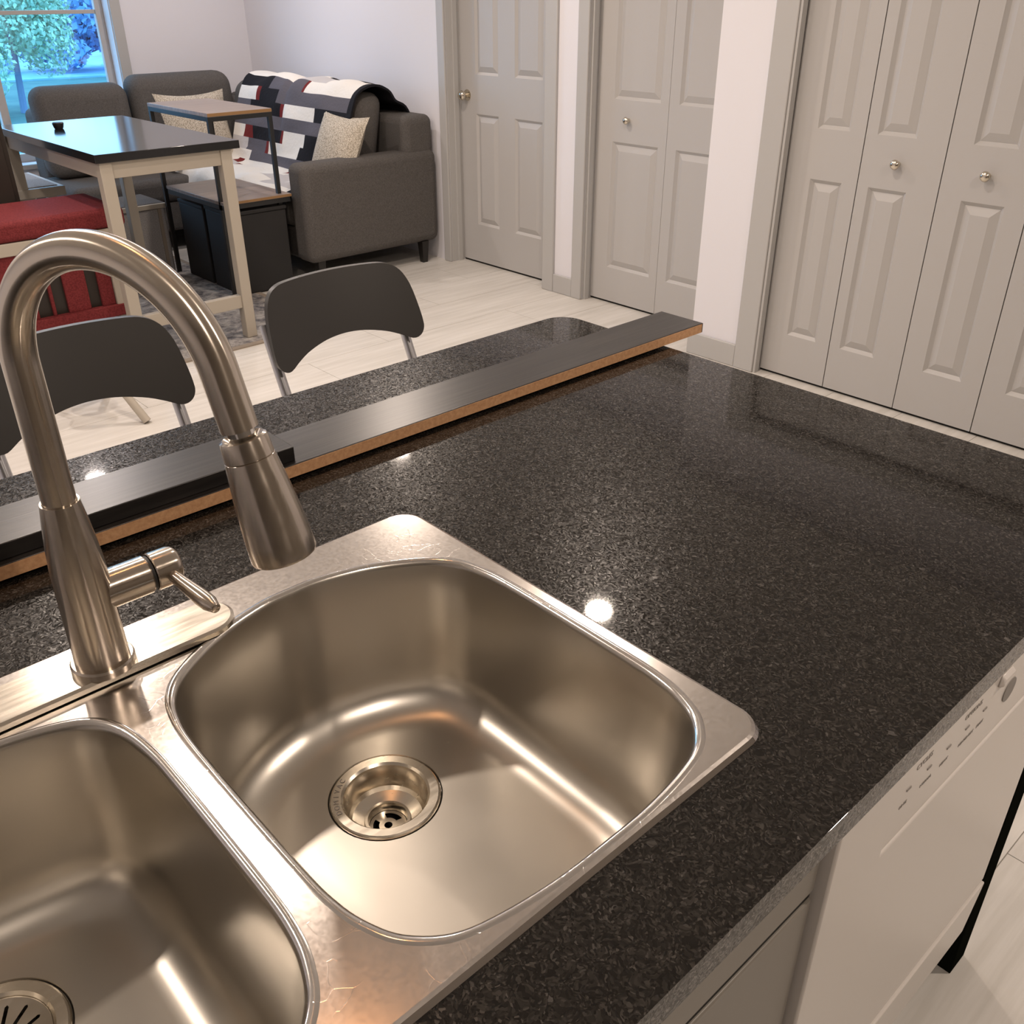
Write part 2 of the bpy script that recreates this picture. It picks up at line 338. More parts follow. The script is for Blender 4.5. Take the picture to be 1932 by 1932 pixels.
# doors -------------------------------------------------------------
def leaf(parent_fn, x, ya, yb, cols, rows, t=0.035, z0=0.012, z1=2.03):
    """moulded leaf facing -X at x, spanning ya..yb (ya<yb); cols = [(y0,y1)] panels, rows = [(z0,z1)]"""
    b = MB(); g = 0.012
    b.box(x+g, x+t, ya, yb, z0, z1)
    ys = sorted([ya] + [q for c in cols for q in c] + [yb])
    for i in range(0, len(ys), 2): b.box(x, x+g, ys[i], ys[i+1], z0, z1)                     # stiles
    zs = sorted([z0] + [q for r_ in rows for q in r_] + [z1])
    for c in cols:
        for i in range(0, len(zs), 2): b.box(x, x+g, c[0], c[1], zs[i], zs[i+1])             # rails
    o = parent_fn(b)
    for c in cols:
        for r_ in rows:
            p = MB(); s1, s2 = 0.013, 0.042; xa, xb = x+g, x+0.0005
            def rect(s, X): return [(X, c[0]+s, r_[0]+s), (X, c[1]-s, r_[0]+s), (X, c[1]-s, r_[1]-s), (X, c[0]+s, r_[1]-s)]
            A, B, D = rect(0, xb), rect(s1, xa), rect(s2, xb)
            vs = A + B + D
            fs = []
            for k in range(4):
                fs.append((k, k+4, (k+1) % 4+4, (k+1) % 4)); fs.append((k+4, k+8, (k+1) % 4+8, (k+1) % 4+4))
            fs.append((8, 11, 10, 9)); p.add(vs, fs)
            p.build('panel', 'door', o, smooth=0)
    return o
def knob(parent, x, y, z, rose=0.012, r=0.016, L=0.035):
    b = MB(); b.lathe((x, y, z), (-1, 0, 0), [(0, rose), (0.003, rose), (0.005, r*0.45), (L*0.35, r*0.42), (L*0.5, r*0.8), (L*0.7, r), (L*0.9, r*0.82), (L, r*0.35)], 24)
    return b.build('door_knob', 'nickel', parent, smooth=60)
# door 1: six panel swing door
d1 = leaf(lambda b: struct('door_1', b, 'door', 'grey six-panel door beside the sofa, with round brass-toned knob', 'door', smooth=0, origin=(3.735, 4.12, 0)),
          3.735, D1[0]+0.002, D1[1]-0.002, [(3.843, 4.062), (4.198, 4.392)], [(0.235, 0.855), (1.06, 1.66), (1.75, 1.92)])
knob(d1, 3.735, 4.465, 0.95, 0.030, 0.027, 0.06)
# door 2: two leaf bifold
d2 = thing('door_2', (3.70, 3.04, 0), 'grey bifold door with a small round knob between the two white wall strips', 'door', kind='structure')
for ya, yb in ((2.963, D2[1]-0.003), (D2[0]+0.003, 2.961)):
    lf = leaf(lambda b: b.build('leaf', 'door', d2, smooth=0), 3.70, ya, yb, [(3.012, 3.303) if ya > 2.9 else (2.60, 2.902)], [(0.19, 0.815), (1.01, 1.92)])
    if ya > 2.9: knob(lf, 3.70, 3.205, 0.92, 0.010, 0.017, 0.032)
# closet bifold: leaves of 0.314
d3 = thing('door_3', (3.44, 1.4, 0), 'grey bifold closet doors with round knobs on the right', 'door', kind='structure')
for i in range(5):
    yb = 2.138 - 0.314*i - 0.002; ya = yb - 0.310
    lf = leaf(lambda b: b.build('leaf', 'door', d3, smooth=0), 3.44, ya, yb, [(ya+0.065, yb-0.108) if i % 2 == 0 else (ya+0.10, yb-0.045)] if False else [(ya+0.062, yb-0.112) if i == 0 else (ya+0.115, yb-0.045) if i == 1 else (ya+0.075, yb-0.085)], [(0.19, 0.825), (1.01, 1.92)])
    if i == 1: knob(lf, 3.44, 1.679, 0.918, 0.010, 0.018, 0.034)
    if i == 2: knob(lf, 3.44, 1.352, 0.917, 0.010, 0.018, 0.034)
# casings and jambs
def casing(name, x, ya, yb, depth, wl, wr_, label):
    b = MB(); e = 0.016
    if wl: b.box(x-e, x, yb, yb+wl, 0, 2.05)
    if wr_: b.box(x-e, x, ya-wr_, ya, 0, 2.05)
    b.box(x-e, x, ya-wr_, yb+wl, 2.05, 2.12)
    o = struct(name, b, 'trim', label, 'door casing', bevel=0.004, origin=(x, (ya+yb)/2, 0))
    j = MB(); j.box(x, x+depth, yb-0.0015, yb+0.0, 0, 2.05); j.box(x, x+depth, ya, ya+0.0015, 0, 2.05); j.box(x, x+depth, ya, yb, 2.048, 2.05)
    if wl: j.box(x+depth-0.05, x+depth-0.02, yb-0.012, yb-0.0015, 0, 2.048)
    j.build('jamb', 'trim', o, smooth=0)
    return o
casing('trim_1', XW, D1[0], D1[1], 0.094, 0.062, 0.085, 'grey casing around the six-panel door')
casing('trim_2', XW, D2[0], D2[1], 0.059, 0.072, 0, 'grey casing around the middle bifold door')
casing('trim_3', XC, BF[0], BF[1], 0.040, 0.100, 0.06, 'grey casing around the closet doors')
def baseb(name, boxes, label):
    b = MB()
    for q in boxes: b.box(*q)
    struct(name, b, 'trim', label, 'baseboard', bevel=0.004)
baseb('baseboard_right', [(XW-0.014, XW, D2[1]+0.072, D1[0]-0.085, 0, 0.10)], 'grey baseboard between the two doors')
baseb('baseboard_closet', [(XC-0.014, XC, BF[1]+0.10, 2.504, 0, 0.10)], 'grey baseboard under the white wall column')
baseb('baseboard_far', [(0.0, 3.64, 6.776, 6.79, 0, 0.10)], 'grey baseboard along the far wall')
# dark strips standing in for the shade in the gaps under the doors
struct('door_gap_shade', MB().box(3.742, 3.77, D1[0], D1[1], 0.0, 0.011).box(3.71, 3.735, D2[0], D2[1], 0, 0.011).box(3.452, 3.475, BF[0], BF[1], 0, 0.011), 'dark', 'dark strip drawn as the shade under the grey doors', 'gap shade', smooth=0)

# ================================================================== ISLAND
# countertop with sink cut-out
SX0, SX1, SY0, SY1 = -0.213, 0.577, 0.297, 0.823
CX0, CX1, CY0, CY1 = -1.0, 1.283, 0.203, 1.255
outer = rrect(CX0, CX1, CY0, CY1, [0.045, 0.02, 0.012, 0.012], 10)
hole = rrect(SX0+0.008, SX1-0.008, SY0+0.005, SY1-0.015, 0.03, 4)
V, F = fill_holes([outer, hole], ZC)
ct = MB(); ct.add(V, F); ct.add([(a, b, ZC-0.030) for a, b, c in V], [tuple(reversed(q)) for q in F])
for L, sgn in ((outer, 1), (hole, -1)):
    n = len(L)
    vs = [(x, y, ZC) for x, y in L] + [(x, y, ZC-0.030) for x, y in L]
    ct.add(vs, [((i+1) % n, i, i+n, (i+1) % n+n) if sgn < 0 else (i, i+n, (i+1) % n+n, (i+1) % n) for i in range(n)])
counter = ct.build('countertop', 'granite', origin=(0.2, 0.7, ZC-0.03), weld=0.0003, bevel=0.0022, seg=2, smooth=0)
tag(counter, 'dark speckled granite island countertop with polished edges', 'countertop')

# island cabinet (hollow), dishwasher sits in its own bay
isl = thing('island_cabinet', (0.2, 0.6, 0), 'taupe painted island cabinet under the granite, left of the dishwasher', 'cabinet')
FY = 0.238
b = MB(); b.box(-0.95, -0.93, FY+0.02, 0.94, 0.10, ZC-0.031); b.box(0.582, 0.600, FY+0.02, 0.94, 0.10, ZC-0.031); b.box(-0.93, 0.582, FY+0.02, 0.94, 0.10, 0.118); b.box(-0.93, 0.582, FY+0.02, FY+0.04, ZC-0.07, ZC-0.031)
b.build('carcass', 'cab', isl, smooth=0)
MB().box(-0.95, 1.235, 0.94, 0.96, 0, ZC-0.031).build('back_panel', 'cab', isl, bevel=0.002)
MB().box(-0.95, 0.600, FY+0.07, FY+0.085, 0, 0.10).build('toe_kick', 'dark', isl, smooth=0)
MB().box(-0.318, 0.597, FY, FY+0.019, 0.742, ZC-0.034).build('drawer_front', 'cab', isl, bevel=0.002)
MB().box(-0.318, 0.597, FY+0.003, FY+0.0188, 0.7303, 0.7417).build('gap_shade_strip', 'dark', isl, smooth=0)  # dark strip fills the drawer gap, drawn as its shade
for a, c in ((-0.318, 0.137), (0.141, 0.597)):
    d = MB().box(a, c, FY, FY+0.019, 0.115, 0.730).build('cabinet_door', 'cab', isl, bevel=0.002)
ep = MB().box(1.2235, 1.277, 0.229, 0.96, 0.0, ZC-0.031).build('end_panel', 'blackpanel', isl, bevel=0.001); ep['label'] = 'black gloss end panel'

# dishwasher
dw = thing('dishwasher', (0.92, 0.5, 0), 'white dishwasher built into the island beside its black end panel', 'dishwasher')
X0, X1 = 0.606, 1.210
MB().box(X0+0.01, X1-0.01, FY+0.03, 0.90, 0.09, ZC-0.035).build('tub', 'applgrey', dw, smooth=0)
MB().prism([(X0, 0.254), (X1, 0.254), (X1, 0.700), (X0+0.112, 0.700), (X0+0.112, ZC-0.036), (X0, ZC-0.036)], lambda u, v: (u, FY-0.010, v), lambda u, v: (u, FY+0.028, v)).build('door', 'appl', dw, bevel=0.003, seg=3)
MB().box(X0+0.113, X1, FY-0.0075, FY+0.028, 0.7012, ZC-0.036).build('control_panel', 'appl', dw, bevel=0.0015)
MB().box(X1+0.0005, 1.2230, FY-0.002, FY+0.03, 0.205, ZC-0.036).build('side_gasket', 'applgrey', dw, smooth=0)
k = MB(); k.hexa([(X0, FY-0.0095, 0.135), (X1-0.010, FY-0.0095, 0.135), (X1-0.010, FY+0.03, 0.135), (X0, FY+0.03, 0.135), (X0, FY-0.0135, 0.250), (X1, FY-0.0135, 0.250), (X1, FY+0.03, 0.250), (X0, FY+0.03, 0.250)])
k.build('kick_plate', 'appl', dw, bevel=0.002)
MB().box(X0, X1, FY+0.06, FY+0.075, 0.0, 0.135).build('toe_recess', 'dark', dw, smooth=0)
lt = MB(); yq = FY-0.0079
def lean_text(txt, x, z, size, parent, name='lettering', mname='print', y=None):
    cu = bpy.data.curves.new(name, 'FONT'); cu.body = txt; cu.size = size; cu.extrude = 0.0002
    o = bpy.data.objects.new(name, cu); C.objects.link(o)
    dg = bpy.context.evaluated_depsgraph_get(); me = bpy.data.meshes.new_from_object(o.evaluated_get(dg)); bpy.data.objects.remove(o)
    me.materials.clear(); me.materials.append(MAT[mname])
    q = bpy.data.objects.new(name, me); C.objects.link(q); q.parent = parent
    q.rotation_euler = (math.pi/2, 0, 0); q.location = Vector((x, y, z)) - Vector(parent['_org']); return q
yt = FY-0.0077
lean_text('CYCLES', 0.760, 0.788, 0.010, dw, y=yt); lean_text('OPTIONS', 0.868, 0.788, 0.010, dw, y=yt)
for i, s in enumerate(['RINSE', 'NORMAL', 'HEAVY', 'HEATED DRY', 'START']):
    lean_text(s, 0.740 + i*0.044, 0.748, 0.0062, dw, y=yt)
    MB().box(0.748+i*0.044, 0.757+i*0.044, yt-0.0006, yt+0.0005, 0.768, 0.7705).build('button_light', 'print', dw, smooth=0)
# latch and oval badge at the right of the fascia
MB().lathe((1.000, FY-0.0075, 0.757), (0, -1, 0), [(0, 0.0165), (0.001, 0.0165)], 32).build('oval_badge', 'print', dw)
lp = MB(); lp.hexa([(0.950, FY-0.0140, 0.792), (0.985, FY-0.0140, 0.792), (0.985, FY-0.0075, 0.786), (0.950, FY-0.0075, 0.786), (0.953, FY-0.0130, 0.799), (0.982, FY-0.0130, 0.799), (0.982, FY-0.0075, 0.804), (0.953, FY-0.0075, 0.804)])
lp.build('latch', 'appl', dw, bevel=0.002)

# ------------------------------------------------------------------ sink
ZS = ZC + 0.0055
HWX = 0.1795
def outline(cx, pts): return catmull([(cx + a, b) for a, b in pts] + [(cx - a, b) for a, b in reversed(pts[1:-1])], 5)
ptsR = [(0, .760), (.035, .758), (.09, .742), (.138, .715), (.163, .689), (.175, .655), (.1795, .600), (.1795, .450), (.177, .402), (.170, .372), (.157, .347), (.132, .326), (.098, .316), (.05, .310), (0, .309)]
ptsL = [(0, .735), (.035, .734), (.09, .726), (.130, .715), (.156, .699), (.171, .672), (.178, .630), (.1795, .580), (.1795, .450), (.177, .402), (.170, .372), (.157, .347), (.132, .326), (.098, .316), (.05, .310), (0, .309)]
sink = thing('kitchen_sink', (0.182, 0.56, ZC), 'stainless steel double bowl drop-in sink set into the granite', 'sink')
bowls = []
outs = []
for cx, pts, dc in ((0.3745, ptsR, (0.376, 0.612)), (-0.0145, ptsL, (-0.014, 0.607))):
    O = outline(cx, pts); cy = 0.53; hx, hy = 0.1795, 0.225
    outs.append([(cx + (x-cx)*(hx+0.0060)/hx, cy + (y-cy)*(hy+0.0060)/hy) for x, y in O])
    def ring(off, z, backoff=0):
        return [(cx + (x-cx)*(hx-off)/hx, cy + (y-cy)*(hy-off)/hy, z) for x, y in O]
    rings = []
    rr_ = 0.007
    for off, dz in ((-0.0060, 0.0), (-0.0042, 0.0009), (-0.0022, 0.0010), (-0.0004, 0.0003), (0.0012, -0.0012), (0.0024, -0.0034), (0.0032, -0.0062)): rings.append(ring(off, ZS + dz))
    rr_ = 0.0034
    zb = ZC - 0.18; fr = 0.047
    for t in (0.25, 0.5, 0.75): rings.append(ring(rr_ + 0.012*t, ZS - 0.0075 + (zb + fr - ZS + 0.0075)*t))
    for a in range(0, 91, 10): rings.append(ring(rr_ + 0.012 + fr*(1-math.cos(math.radians(a))), zb + fr - fr*math.sin(math.radians(a))))
    last = rings[-1]; n = len(O)
    def circ(rad, z):
        out = []
        for x, y, _ in last:
            a = math.atan2(y-dc[1], x-dc[0]); out.append((dc[0]+rad*math.cos(a), dc[1]+rad*math.sin(a), z))
        return out
    cc = circ(0.0605, zb-0.002)
    for t in (0.3, 0.6, 0.85): rings.append([tuple(np.array(p)*(1-t) + np.array(q)*t) for p, q in zip(last, cc)])
    rings.append(cc); rings.append(circ(0.0590, zb-0.004)); rings.append(circ(0.045, zb-0.006))
    B = MB(); vs = [p for r_ in rings for p in r_]; fs = []
    for i in range(len(rings)-1):
        for k in range(n): fs.append((i*n+k, (i+1)*n+k, (i+1)*n+(k+1) % n, i*n+(k+1) % n))
    B.add(vs, fs)
    bo = B.build('bowl', ['bowl', 'polish'], sink, smooth=42)
    for p in bo.data.polygons:
        if p.index < n*4: p.material_index = 1
    # drain flange and cup
    D = MB(); P = [(0.0, 0.0585), (0.0022, 0.0575), (0.0030, 0.0560), (0.0028, 0.0470), (0.0005, 0.0445), (-0.004, 0.0430), (-0.026, 0.0405), (-0.030, 0.0375), (-0.0345, 0.0250), (-0.033, 0.0245), (-0.033, 0.0215), (-0.035, 0.0210), (-0.050, 0.0205)]
    D.lathe((dc[0], dc[1], zb-0.0025), (0, 0, 1), P, 48, False, False)
    dr = D.build('drain', 'plate', sink, smooth=16)
    if cx > 0.2:
        # cross plate with three slots
        G = MB(); zz = zb-0.046; loops = [[(dc[0]+0.0203*math.cos(2*math.pi*k/32), dc[1]+0.0203*math.sin(2*math.pi*k/32)) for k in range(32)]]
        for a0 in (30, 150, 270):
            L = []
            for k in range(9): a = math.radians(a0-38+76*k/8); L.append((dc[0]+0.0165*math.cos(a), dc[1]+0.0165*math.sin(a)))
            for k in range(9): a = math.radians(a0+34-68*k/8); L.append((dc[0]+0.0100*math.cos(a), dc[1]+0.0100*math.sin(a)))
            loops.append(L)
        loops.append([(dc[0]+0.0045*math.cos(2*math.pi*k/12), dc[1]+0.0045*math.sin(2*math.pi*k/12)) for k in range(12)])
        Vg, Fg = fill_holes(loops, zz); G.add(Vg, Fg); G.build('drain_grate', 'plate', dr, smooth=0)
        MB().lathe((dc[0], dc[1], zz-0.03), (0, 0, 1), [(0, 0.0203), (0.03, 0.0203)], 24, True, False).build('drain_pipe', 'dark', dr)
        for k, ch in enumerate('DOMIVAC'):
            cu = bpy.data.curves.new('lettering', 'FONT'); cu.body = ch; cu.size = 0.008; cu.align_x = 'CENTER'
            t_ = bpy.data.objects.new('lettering', cu); C.objects.link(t_); me = bpy.data.meshes.new_from_object(t_.evaluated_get(bpy.context.evaluated_depsgraph_get())); bpy.data.objects.remove(t_)
            me.materials.clear(); me.materials.append(MAT['print'])
            a = math.radians(168 - k*8.5); q = bpy.data.objects.new('lettering', me); C.objects.link(q); q.parent = dr
            q.location = Vector((dc[0]+0.049*math.cos(a), dc[1]+0.049*math.sin(a), zb+0.0008)) - Vector(sink['_org']); q.rotation_euler = (0, 0, a-math.pi/2)
# deck: flat sheet between outline and bowls, with turned-down edge
so = rrect(SX0, SX1, SY0, SY1, 0.030, 8); si = rrect(SX0+0.006, SX1-0.006, SY0+0.006, SY1-0.006, 0.026, 8)
def gridfill(): 
    return fill_holes([si] + outs, ZS)
V, F = gridfill(); dk = MB(); dk.add([(x, y, ZS + (0.0012 if False else 0)) for x, y, z in V], F)
n = len(so)
dk.add([(x, y, ZS) for x, y in si] + [((x+a)/2, (y+c)/2, ZS-0.0012) for (x, y), (a, c) in zip(si, so)] + [(x, y, ZC+0.0002) for x, y in so],
       [(i, i+n, (i+1) % n+n, (i+1) % n) for i in range(n)] + [(i+n, i+2*n, (i+1) % n+2*n, (i+1) % n+n) for i in range(n)])
dko = dk.build('deck', 'deck', sink, smooth=0)

# strainer basket resting in the left drain
st = thing('sink_strainer', (-0.014, 0.607, ZC-0.18), 'slotted steel basket strainer sitting in the left bowl drain', 'strainer')
loops = [[(-0.014+0.0435*math.cos(2*math.pi*k/48), 0.607+0.0435*math.sin(2*math.pi*k/48)) for k in range(48)]]
for k in range(14):
    a = 2*math.pi*(k+0.3)/14; r0, r1 = ((0.014, 0.037) if k % 2 else (0.020, 0.036)); wv = 0.0016
    ca, sa_ = math.cos(a), math.sin(a)
    loops.append([(-0.014 + r*ca - s*wv*sa_, 0.607 + r*sa_ + s*wv*ca) for r, s in ((r0, -1), (r1, -1), (r1+0.0015, 0), (r1, 1), (r0, 1), (r0-0.0012, 0))])
zt = ZC-0.1835
V, F = fill_holes(loops, zt)
sb = MB(); sb.add([(x, y, z - 0.004*(1-min(1, math.hypot(x+0.014, y-0.607)/0.0435)**2)) for x, y, z in V], F)
sb.lathe((-0.014, 0.607, zt-0.012), (0, 0, 1), [(0.012, 0.0435), (0.0125, 0.0440), (0.0105, 0.0440), (0.0, 0.0405)], 48, False, False)
sb.build('basket', 'plate', st, smooth=40)
MB().lathe((-0.014, 0.607, zt-0.005), (0, 0, 1), [(0, 0.005), (0.008, 0.005), (0.010, 0.009), (0.016, 0.009), (0.018, 0.006)], 20).build('knob', 'chrome', st)
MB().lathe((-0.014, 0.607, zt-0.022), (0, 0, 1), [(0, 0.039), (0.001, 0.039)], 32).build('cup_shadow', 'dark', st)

# ------------------------------------------------------------------ faucet
BX, BY = 0.179, 0.762
fau = thing('kitchen_faucet', (BX, BY, ZS), 'brushed nickel pull-down gooseneck faucet behind the sink', 'faucet')
pl_ = rrect(BX-0.131, BX+0.131, BY-0.024, BY+0.034, 0.0289, 12); pz0, pz1 = ZS+0.0016, ZS+0.0085
ip = rrect(BX-0.128, BX+0.128, BY-0.021, BY+0.031, 0.0259, 12); n = len(pl_)
E_ = MB(); E_.add([(x, y, pz0) for x, y in pl_] + [(x, y, pz1-0.002) for x, y in pl_] + [(x, y, pz1) for x, y in ip],
       [(i, (i+1) % n, (i+1) % n+n, i+n) for i in range(n)] + [(i+n, (i+1) % n+n, (i+1) % n+2*n, i+2*n) for i in range(n)] + [tuple(range(2*n, 3*n))])
MB().prism(rrect(BX-0.128, BX+0.128, BY-0.021, BY+0.031, 0.0259, 8), lambda u, v: (u, v, ZS), lambda u, v: (u, v, pz0)).build('plate_shade', 'rubber', fau, smooth=0)  # black sheet added as the shadow line beneath the deck plate
E_.build('deck_plate', 'plate', fau, smooth=20)
body = MB(); body.lathe((BX, BY, pz1), (0, 0, 1), [(0, 0.0285), (0.006, 0.0285), (0.008, 0.0270), (0.008, 0.0240), (0.020, 0.0238), (0.070, 0.0235), (0.105, 0.0230), (0.130, 0.0212), (0.150, 0.0190), (0.168, 0.0166), (0.172, 0.0160), (0.172, 0.0142), (0.169, 0.0140)], 48)
body.build('body', 'faucet', fau, smooth=30)
phi = math.radians(-64.4); d_ = Vector((math.cos(phi), math.sin(phi), 0)); z1, Rr, A, Lh = 1.2215, 0.0965, math.radians(166.95), 0.1437
path = [Vector((BX, BY, z)) for z in np.linspace(pz1+0.165, z1, 12)]
cen = Vector((BX, BY, z1)) + d_*Rr
for a in np.linspace(0, A, 48)[1:]: path.append(cen - d_*Rr*math.cos(a) + Vector((0, 0, Rr*math.sin(a))))
tn = d_*math.sin(A) + Vector((0, 0, math.cos(A))); pe = path[-1]
HS = 0.050
path.append(pe + tn*(HS-0.006))
MB().tube(path, 0.0139, 40).build('spout', 'spout', fau, smooth=60)
MB().tube([pe + tn*(HS-0.02), pe + tn*(HS+0.012)], 0.0105, 24).build('hose', 'chrome', fau, smooth=60)
hb = pe + tn*HS
hd = MB(); hd.lathe(hb, tn, [(0.003, 0.0118), (0.0, 0.0150), (0.001, 0.0172), (0.004, 0.0179), (0.0155, 0.0186), (0.0160, 0.0178), (0.0166, 0.0187), (0.024, 0.0196), (0.042, 0.0217), (0.062, 0.0236), (0.082, 0.0249), (0.0955, 0.0254), (0.0978, 0.0244), (0.0972, 0.0215), (0.0955, 0.021)], 48)
hd.build('spray_head', 'faucet', fau, smooth=30)
# side handle
hz = 1.002
MB().lathe((BX+0.015, BY, hz), (1, 0, 0), [(0, 0.0184), (0.0405, 0.0184), (0.0420, 0.0172), (0.0420, 0.0160), (0.0440, 0.0160)], 36).build('handle_base', 'faucet', fau, smooth=30)
MB().lathe((BX+0.0565, BY, hz), (1, 0, 0), [(0, 0.0168), (0.0030, 0.0168)], 36, False, False).build('joint_ring', 'rubber', fau)
hh = MB().lathe((BX+0.0605, BY, hz), (1, 0, 0), [(0.0, 0.0160), (0.0, 0.0176), (0.0010, 0.0186), (0.0185, 0.0186), (0.0225, 0.0176), (0.0255, 0.0145), (0.0270, 0.0080), (0.0272, 0.001)], 36).build('handle_hub', 'faucet', fau, smooth=40)
l0 = Vector((BX+0.074, BY-0.012, hz-0.002)); l1 = Vector((BX+0.081, BY-0.086, hz-0.006)); dl = l1-l0
MB().lathe(l0, dl, [(0, 0.0056), (0.03, 0.0070), (0.052, 0.0080), (0.064, 0.0076), (0.071, 0.0054), (0.0745, 0.0046), (0.075, 0.0038)], 24).build('lever', 'faucet', hh, smooth=50)

# ------------------------------------------------------------------ the two black boards lying on the counter
def board(name, x0, x1, y0, y1, z0, z1, label, raw):
    t = thing(name, ((x0+x1)/2, (y0+y1)/2, z0), label, 'board')
    MB().box(x0, x1, y0 + (0.0006 if raw else 0), y1, z0, z1).build('plank_core', 'veneer', t, bevel=0.0012)
    if raw:
        e = MB().box(x0+0.0005, x1-0.004, y0, y0+0.0008, z0+0.0008, z1-0.0012).build('cut_edge', 'rawedge', t, smooth=0); e['label'] = 'raw brown cut edge'
    return t
LB = board('shelf_board', -0.30, 1.385, 0.990, 1.090, ZC+0.004, ZC+0.022, 'long black wood-grain board with a raw brown cut edge lying on the granite', True)
for xx in (-0.2, 0.5, 1.0): MB().lathe((xx, 1.066, ZC), (0, 0, 1), [(0, 0.008), (0.0045, 0.008)], 12).build('felt_pad', 'rubber', LB)
board('shelf_board', -0.35, 0.527, 1.000, 1.090, ZC+0.022, ZC+0.042, 'shorter black wood-grain board stacked on the longer one behind the faucet', False)

# ================================================================== BAR STOOLS
def make_stool(x, y, label):
    t = thing('bar_stool', (x, y, 0), label, 'bar stool', 'folding bar stools behind the island')
    W = 0.205
    # backrest outline (u sideways, v up), curved, leaning back
    base = [(-W, 0.0), (-W*0.97, 0.06), (-W*0.90, 0.15)]
    poly = []
    top = 0.205
    ctrl_ = [(-0.160, 0.002), (-0.179, 0.007), (-0.190, 0.024), (-0.191, 0.050), (-0.187, 0.090), (-0.180, 0.128), (-0.165, 0.158), (-0.140, 0.174), (-0.100, 0.179), (0, 0.181)]
    Lh_ = ctrl_ + [(-a, b) for a, b in reversed(ctrl_[:-1])]
    lowr = [(0.132, 0.015), (0.10, 0.028), (0.05, 0.040), (0.0, 0.044), (-0.05, 0.040), (-0.10, 0.028), (-0.132, 0.015)]
    poly = catmull(Lh_ + lowr, 5)
    def cur(u, v, off): # curved like a shallow dish, leaning backwards with height
        yb = 0.345 + v*0.32 - 0.035*(u/W)**2*1.0 + off
        return (x + u, y + yb, 0.775 + v*0.95)
    b = MB(); 
    # build as strips so that the curve shows
    Vp, Fp = fill_holes([poly], 0)
    # refine: sample vertical strips
    umax = max(p[0] for p in poly) - 2e-4; us = umax*np.sin(np.linspace(-math.pi/2, math.pi/2, 49))
    def span(u):
        vs = []
        for i in range(len(poly)):
            (a, b1), (c, d1) = poly[i], poly[(i+1) % len(poly)]
            if (a-u)*(c-u) <= 0 and abs(a-c) > 1e-9: vs.append(b1 + (d1-b1)*(u-a)/(c-a))
        return (min(vs), max(vs)) if vs else (0, 0)
    rows = []
    for u in us:
        lo, hi = span(u); rows.append([(u, lo + (hi-lo)*k/8) for k in range(9)])
    vs = []; fs = []
    N = len(us)*9
    for off in (0.0, 0.013):
        for col in rows:
            for u, v in col: vs.append(cur(u, v, off))
    for i in range(len(us)-1):
        for k in range(8):
            q = (i*9+k, (i+1)*9+k, (i+1)*9+k+1, i*9+k+1); fs.append(q); fs.append(tuple(N+j for j in reversed(q)))
        for k in (0, 8):
            q = (i*9+k, (i+1)*9+k, N+(i+1)*9+k, N+i*9+k); fs.append(q if k == 8 else tuple(reversed(q)))
    for i in (0, len(us)-1):
        for k in range(8):
            q = (i*9+k, i*9+k+1, N+i*9+k+1, N+i*9+k); fs.append(q if i else tuple(reversed(q)))
    b.add(vs, fs); b.build('backrest', 'chairback', t, smooth=50)
    sp = catmull([(-0.19, 0.0), (-0.195, 0.16), (-0.17, 0.30), (0, 0.33), (0.17, 0.30), (0.195, 0.16), (0.19, 0.0), (0.15, -0.04), (0, -0.05), (-0.15, -0.04)], 5)
    MB().prism(sp, lambda u, v: (x+u, y+v, 0.622), lambda u, v: (x+u, y+v, 0.636)).build('seat', 'chairback', t, bevel=0.003)
    for s in (-1, 1):
        xx = x + s*0.168
        MB().tube([(xx, y+0.405, 0.86), (xx, y+0.372, 0.78), (xx, y+0.30, 0.62), (xx, y+0.02, 0.012)], 0.011, 14).build('leg', 'tube', t)
        MB().tube([(x+s*0.155, y+0.02, 0.615), (x+s*0.155, y+0.44, 0.012)], 0.011, 14).build('leg', 'tube', t)
        for q in ((xx, y+0.02), (x+s*0.155, y+0.44)): MB().lathe((q[0], q[1], 0), (0, 0, 1), [(0, 0.014), (0.02, 0.013)], 12).build('foot_cap', 'rubber', t)
    MB().tube([(x-0.178, y+0.11, 0.207), (x+0.178, y+0.11, 0.207)], 0.010, 12).build('footrest', 'tube', t)
    MB().tube([(x-0.155, y+0.34, 0.16), (x+0.155, y+0.34, 0.16)], 0.009, 12).build('rear_bar', 'tube', t)
    return t
s1 = make_stool(1.058, 1.345, 'charcoal folding bar stool standing right of the faucet, in front of the sofa arm')
s2 = copy_tree(s1); s2.location = (0.49, 1.335, 0); s2['label'] = 'charcoal folding bar stool seen through the faucet arch at the left'

# ================================================================== LIVING ROOM
RZ = 0.0075
rg = thing('area_rug', (1.6, 5.0, 0), 'mottled grey patterned rug under the black counter-height table', 'rug')
MB().box(0.60, 2.38, 3.99, 5.93, 0, 0.007).build('rug_field', 'rug', rg, smooth=0)
MB().box(0.57, 2.41, 3.955, 3.99, 0, RZ-0.001).box(2.38, 2.41, 3.99, 5.95, 0, RZ-0.001).build('rug_border', 'rugedge', rg, smooth=0)

